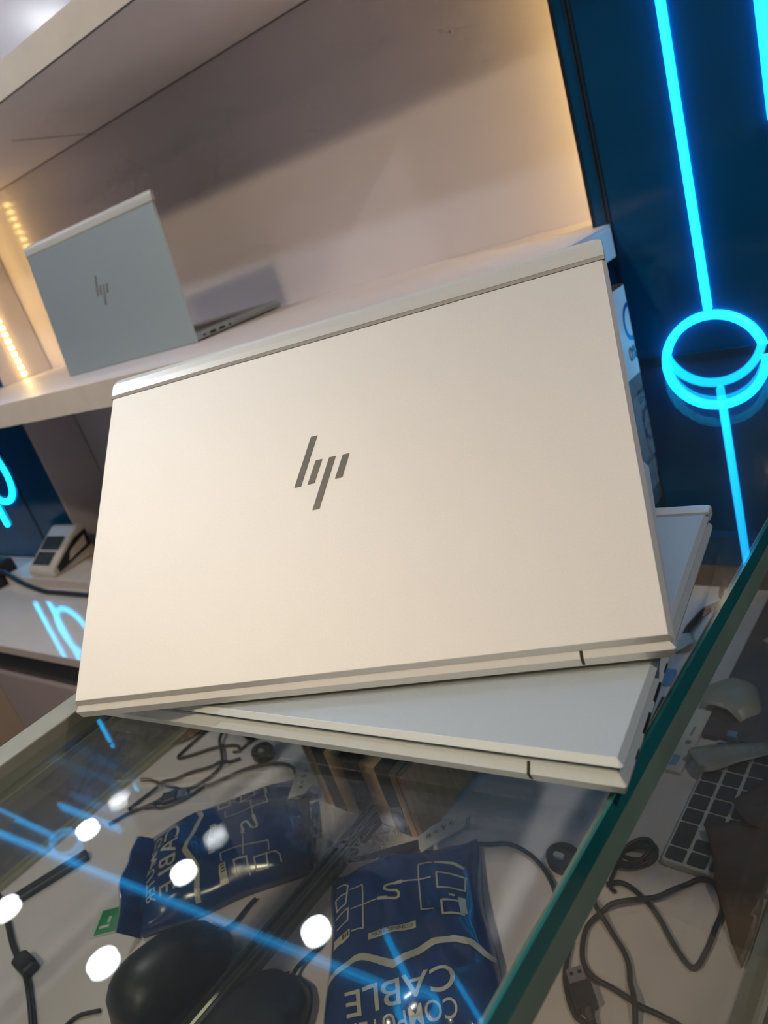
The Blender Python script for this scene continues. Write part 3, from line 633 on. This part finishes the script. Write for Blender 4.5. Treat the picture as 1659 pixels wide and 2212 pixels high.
# keyboard half under brown wrap, seen through the front pane
t = on_board('keyboard', 'grey keyboard with dark keys partly under brown wrapping', 'keyboard', -0.17, 0.42, 0)
obj('deck', slab(-0.0420, 0.030, -0.0620, 0.069, 0.003, [(0.0004, 0.0005), (0, 0.001), (0, 0.0052), (0.0006, 0.006)], 4), 'deck', t)
cols = [(-0.0405, -0.0265), (-0.0248, -0.0112), (-0.0095, 0.0045), (0.0062, 0.0200)]
rows = [(0.3605, 0.3718), (0.3732, 0.3955), (0.3970, 0.4098), (0.4112, 0.4246), (0.4260, 0.4396), (0.4410, 0.4545), (0.4560, 0.4700), (0.4715, 0.4850)]
for ci, (a, b) in enumerate(cols):
    for (c0, c1) in rows:
        if ci and (c0, c1) == rows[1]: c0, c1 = 0.3735, 0.3840
        obj('key', slab(a + 0.0004, b - 0.0004, c0 - 0.42, c1 - 0.42, 0.0014, [(0, 0.0058), (0, 0.0064), (0.0004, 0.0068)], 3), 'key', t)
def sheet(name, mt, parent, poly, z, th=0.0008, amp=0.002, seed=1, sub=3):
    bm = bmesh.new(); vs = [bm.verts.new((x, y, 0)) for x, y in poly]; bm.faces.new(vs)
    bmesh.ops.triangulate(bm, faces=bm.faces)
    for _ in range(sub):
        lg = [e for e in bm.edges if e.calc_length() > 0.008]
        if not lg: break
        bmesh.ops.subdivide_edges(bm, edges=lg, cuts=1); bmesh.ops.triangulate(bm, faces=bm.faces)
    bm.verts.index_update()
    top = [(v.co.x, v.co.y, (z(v.co.x, v.co.y) if callable(z) else z) + amp * (math.sin(130 * v.co.x + seed) * math.sin(110 * v.co.y + 2 * seed) + 0.6 * math.sin(260 * v.co.x - 190 * v.co.y + seed))) for v in bm.verts]
    Ff = [tuple(v.index for v in f.verts) for f in bm.faces]; bd = [(e.verts[0].index, e.verts[1].index) for e in bm.edges if e.is_boundary]; bm.free()
    n = len(top)
    return obj(name, (top + [(x, y, zz - th) for x, y, zz in top], Ff + [tuple(n + i for i in f[::-1]) for f in Ff] + [(a, b, n + b, n + a) for a, b in bd]), mt, parent, smooth=True)
t = on_board('wrapping_sheet', 'crumpled dark brown wrapping sheet lying over the keyboard', 'wrapping', -0.15, 0.345, 0)
P = [(-0.179, 0.372), (-0.172, 0.352), (-0.164, 0.338), (-0.152, 0.316), (-0.1425, 0.303), (-0.1405, 0.33), (-0.1405, 0.42), (-0.152, 0.418), (-0.166, 0.408), (-0.181, 0.398), (-0.191, 0.392), (-0.186, 0.384)]
sheet('sheet', 'brown', t, [(u + 0.15, v - 0.345) for u, v in P], lambda x, y: 0.0045 + 0.0085 * min(1, max(0, (y + 0.02) / 0.03)), amp=0.0012)
P = [(-0.179, 0.419), (-0.165, 0.402), (-0.1405, 0.40), (-0.1405, 0.46), (-0.16, 0.455)]
sheet('upper_fold', 'brown', t, [(u + 0.15, v - 0.345) for u, v in P], 0.0155, amp=0.001, seed=4)
# white strip, folded packet, plastic bag
t = on_board('white_strip', 'narrow white printed card strip standing out inside the front pane', 'card strip', -0.2335, 0.484, R(-1))
obj('strip_board', box(-0.0068, 0.0068, -0.039, 0.040, 0.0002, 0.004), 'white', t, bevel=0.0004)
obj('blue_sticker', box(-0.0050, 0.0010, -0.033, -0.021, 0.0038, 0.0043), 'bluest', t)
obj('grey_mark', join(box(-0.001, 0.0028, -0.006, -0.0015, 0.0038, 0.0043), box(-0.001, 0.0008, 0.004, 0.016, 0.0038, 0.0043)), 'cup_in', t)
t = on_board('plastic_bag', 'frosted white plastic bag bulging behind the white strip', 'bag', -0.215, 0.54, 0)
P = [(-0.238, 0.524), (-0.2395, 0.556), (-0.226, 0.566), (-0.208, 0.568), (-0.198, 0.558), (-0.189, 0.535), (-0.188, 0.519), (-0.199, 0.513), (-0.212, 0.520), (-0.226, 0.523)]
sheet('film', 'frost', t, [(u + 0.215, v - 0.54) for u, v in P], lambda x, y: 0.006 + 0.010 * max(0, 1 - (x / 0.027) ** 2 - (y / 0.03) ** 2), amp=0.0012, seed=2)
t = on_board('folded_packet', 'folded translucent packet lying across the keyboard top', 'packet', -0.195, 0.468, 0)
P = [(-0.225, 0.466), (-0.2225, 0.459), (-0.209, 0.445), (-0.202, 0.449), (-0.186, 0.463), (-0.168, 0.478), (-0.158, 0.487), (-0.160, 0.498), (-0.174, 0.492), (-0.190, 0.484), (-0.212, 0.475)]
sheet('film', 'frost', t, [(u + 0.195, v - 0.468) for u, v in P], 0.0115, amp=0.0010, seed=3)
obj('end_fold', tube([(-0.0285, -0.006, 0.013), (-0.0145, -0.0215, 0.013)], 0.0022, 8), 'frost', t)
t = on_board('dark_carton', 'flat dark brown carton lying under the packet', 'carton', -0.19, 0.52, 0)
obj('board', slab(-0.036, 0.049, -0.028, 0.190, 0.002, [(0, 0.0004), (0, 0.0050), (0.0005, 0.0056)], 3), 'brown', t)
obj('blue_label', box(-0.0115, -0.0045, -0.036 + 0.0, -0.0295, 0.0040, 0.0165), 'bluest', t)
for k, (x0, y0, x1, y1) in enumerate(((0.012, 0.105, 0.044, 0.085), (-0.02, 0.115, 0.012, 0.098))):
    obj('torn_edge', mapv(box(0, math.hypot(x1 - x0, y1 - y0), -0.004, 0.004, 0.0054, 0.0066), lambda p, x0=x0, y0=y0, a=math.atan2(y1 - y0, x1 - x0): (x0 + p.x * math.cos(a) - p.y * math.sin(a), y0 + p.x * math.sin(a) + p.y * math.cos(a), p.z)), 'cream', t)
# dark cable near the far end, small scraps
cable('thick grey cable curling near the far end of the case', [(-0.262, 0.729), (-0.269, 0.730), (-0.275, 0.722), (-0.273, 0.708), (-0.268, 0.696), (-0.274, 0.685), (-0.281, 0.674), (-0.284, 0.655), (-0.286, 0.64), (-0.284, 0.622)], 0.0032)
t = on_board('paper_scrap', 'crumpled white paper scrap near the thick grey cable', 'paper', -0.282, 0.61, 0)
sheet('scrap', 'white', t, [(-0.012, -0.012), (0.004, -0.008), (0.012, 0.008), (0.004, 0.018), (-0.008, 0.006)], 0.006, amp=0.003, seed=5)
t = on_board('blue_tag', 'small blue tag beside the closed laptop, under the glass', 'tag', -0.2795, 0.562, R(5))
obj('tag_board', slab(-0.0055, 0.0055, -0.012, 0.012, 0.001, [(0, 0.0003), (0, 0.0025)], 2), 'bluest', t)
t = on_board('white_stick', 'thin white plastic stick beside the laptop ports, under the glass', 'stick', -0.2745, 0.512, R(3))
obj('stick', slab(-0.0028, 0.0028, -0.026, 0.020, 0.0014, [(0.0004, 0.0004), (0, 0.001), (0, 0.0042), (0.0006, 0.005)], 3), 'white', t)
obj('dark_edge', box(0.0028, 0.0058, -0.026, 0.018, 0.0004, 0.0045), 'black', t)

# ------------------------------------------------------------------ card container on the glass, by the dark panel
t = thing('card_container', 'white open-topped card container with blue ring print, half behind the laptop', 'container', (-0.3175, 0.7405, 0.0002), TH)
Wc, Dc, Hc, rc = 0.080, 0.072, 0.091, 0.012
outer = rrect(-Wc / 2, Wc / 2, -Dc / 2, Dc / 2, rc, 6); inner = rrect(-Wc / 2 + 0.0012, Wc / 2 - 0.0012, -Dc / 2 + 0.0012, Dc / 2 - 0.0012, rc - 0.001, 6)
obj('wall', loft([[(x, y, 0.0) for x, y in outer], [(x, y, Hc) for x, y in outer]], caps=False), 'cup', t)
obj('lining', loft([[(x, y, Hc) for x, y in outer], [(x, y, Hc) for x, y in inner], [(x, y, 0.004) for x, y in inner]], caps=False), 'cup_in', t)
obj('bottom', prism(inner, 0.0005, 0.004), 'cup_in', t)
def side_print(name, vf, mt):      # print wrapped round the +x side and its far corner: (a, b) -> (distance along the wall, z)
    e = 0.0004; a0 = Dc / 2 - rc; arc = rc * math.pi / 2
    def wrap(p):
        a, z = p[0], p[1]
        if a <= a0: return (Wc / 2 + e, a, z)
        if a <= a0 + arc:
            q = (a - a0) / rc; return (Wc / 2 - rc + (rc + e) * math.cos(q), a0 + (rc + e) * math.sin(q), z)
        return (Wc / 2 - rc - (a - a0 - arc), Dc / 2 + e, z)
    return obj(name, ([wrap(p) for p in vf[0]], vf[1]), mt, t, flat=True)
n = 40; cyr, czr = 0.0245, 0.0545
side_print('ring_print', ([(cyr + r_ * math.cos(2 * math.pi * k / n) * 0.78, czr + r_ * 1.0 * math.sin(2 * math.pi * k / n)) for r_ in (0.0148, 0.0195) for k in range(n)], [(k, (k + 1) % n, n + (k + 1) % n, n + k) for k in range(n)]), 'ring_b')
tv = text_vf('0%', 0.0200, 'LEFT', bold=0.0004, sx=0.8); side_print('number_print', ([(p[0] + 0.0090, p[1] + 0.0225) for p in tv[0]], tv[1]), 'num')

# ------------------------------------------------------------------ white desk at the far left with a card terminal
DZ = -0.274; DF = 0.487
dk = thing('white_desk', 'glossy white desk against the wall at far left', 'desk', (-1.9, 0.64, FLOOR))
def D_(vf): return mapv(vf, lambda p: (p.x + 1.9, p.y - 0.64, p.z - FLOOR))
obj('desk_top', D_(box(-3.3, -0.98, DF + 0.001, YP - 0.004, DZ - 0.016, DZ)), 'desk', dk)
obj('front_edge', D_(box(-3.3, -0.98, DF, DF + 0.001, DZ - 0.016, DZ)), 'desk_edge', dk)
obj('recess_shade', D_(box(-3.3, -0.98, DF + 0.03, YP - 0.01, DZ - 0.096, DZ - 0.0162)), 'trim', dk)  # near-black block stands in for the shadow gap under the desk top
obj('tan_door', D_(box(-3.3, -1.627, DF + 0.02, YP - 0.012, FLOOR + 0.02, DZ - 0.0965)), 'cabinet2', dk)
obj('mauve_door', D_(box(-1.624, -0.98, DF + 0.02, YP - 0.012, FLOOR + 0.02, DZ - 0.0965)), 'cabinet', dk)
struct('baseboard_back', box(XL + 0.006, XR - 0.004, 0.895, YB - 0.0005, FLOOR, -0.205), 'trim', 'black board along the foot of the niche above the desk', 'baseboard')

t = thing('paper_tray', 'low white tray under the card terminal on the desk', 'tray', (-1.62, 0.735, DZ))
obj('tray_body', slab(-0.16, 0.30, -0.055, 0.068, 0.006, [(0.001, 0.0002), (0, 0.001), (0, 0.022), (0.0012, 0.024)], 4), 'cream', t)
t = thing('card_terminal', 'white card terminal with grey screen on the desk tray', 'card terminal', (-1.60, 0.685, DZ + 0.0242), R(0))
PR = [(0.0, 0.0), (0.112, 0.0), (0.112, 0.070), (0.106, 0.076), (0.094, 0.077), (0.072, 0.064), (0.006, 0.022), (0.0, 0.015)]
def wedge(x0, x1, prof): return loft([[(x, y, z) for y, z in prof] for x in (x0, x1)])
obj('body', wedge(-0.062, 0.045, PR), 'cream', t, bevel=0.006)
def slope(y): return 0.022 + (y - 0.006) * (0.064 - 0.022) / 0.066
def on_slope(x0, x1, y0, y1, h0, h1): return wedge(x0, x1, [(y0, slope(y0) + h0), (y1, slope(y1) + h0), (y1, slope(y1) + h1), (y0, slope(y0) + h1)])
obj('screen', on_slope(-0.052, 0.026, 0.042, 0.070, -0.002, 0.0012), 'tscreen', t)
kp = obj('keypad', on_slope(-0.052, 0.022, 0.010, 0.038, -0.002, 0.0010), 'tkeys', t)
for i in range(3):
    for j in range(3):
        obj('keypad_key', on_slope(-0.048 + i * 0.024, -0.030 + i * 0.024, 0.012 + j * 0.0088, 0.018 + j * 0.0088, 0.0008, 0.0024), 'tscreen', kp)
obj('side_panel', wedge(0.044, 0.0462, [(0.014, 0.006), (0.108, 0.026), (0.108, 0.064), (0.074, 0.056), (0.014, 0.019)]), 'black', t)
obj('paper_label', wedge(0.046, 0.0468, [(0.044, 0.018), (0.096, 0.031), (0.100, 0.053), (0.056, 0.036)]), 'cream', t)
t = thing('power_brick', 'black power brick with cord at the left edge of desk', 'power adapter', (-1.83, 0.665, DZ))
obj('brick', slab(-0.10, 0.045, -0.02, 0.055, 0.008, [(0.004, 0.0003), (0, 0.004), (0, 0.05), (0.006, 0.056)], 4), 'black', t, bevel=0.0)
obj('cord', tube(smooth_path([(0.04, 0.01, 0.040), (0.09, 0.006, 0.038), (0.16, 0.0, 0.020), (0.25, -0.005, 0.006), (0.33, -0.006, 0.006), (0.45, -0.006, 0.006), (0.58, -0.004, 0.006)], 6), 0.0055, 8), 'black', t, smooth=True)
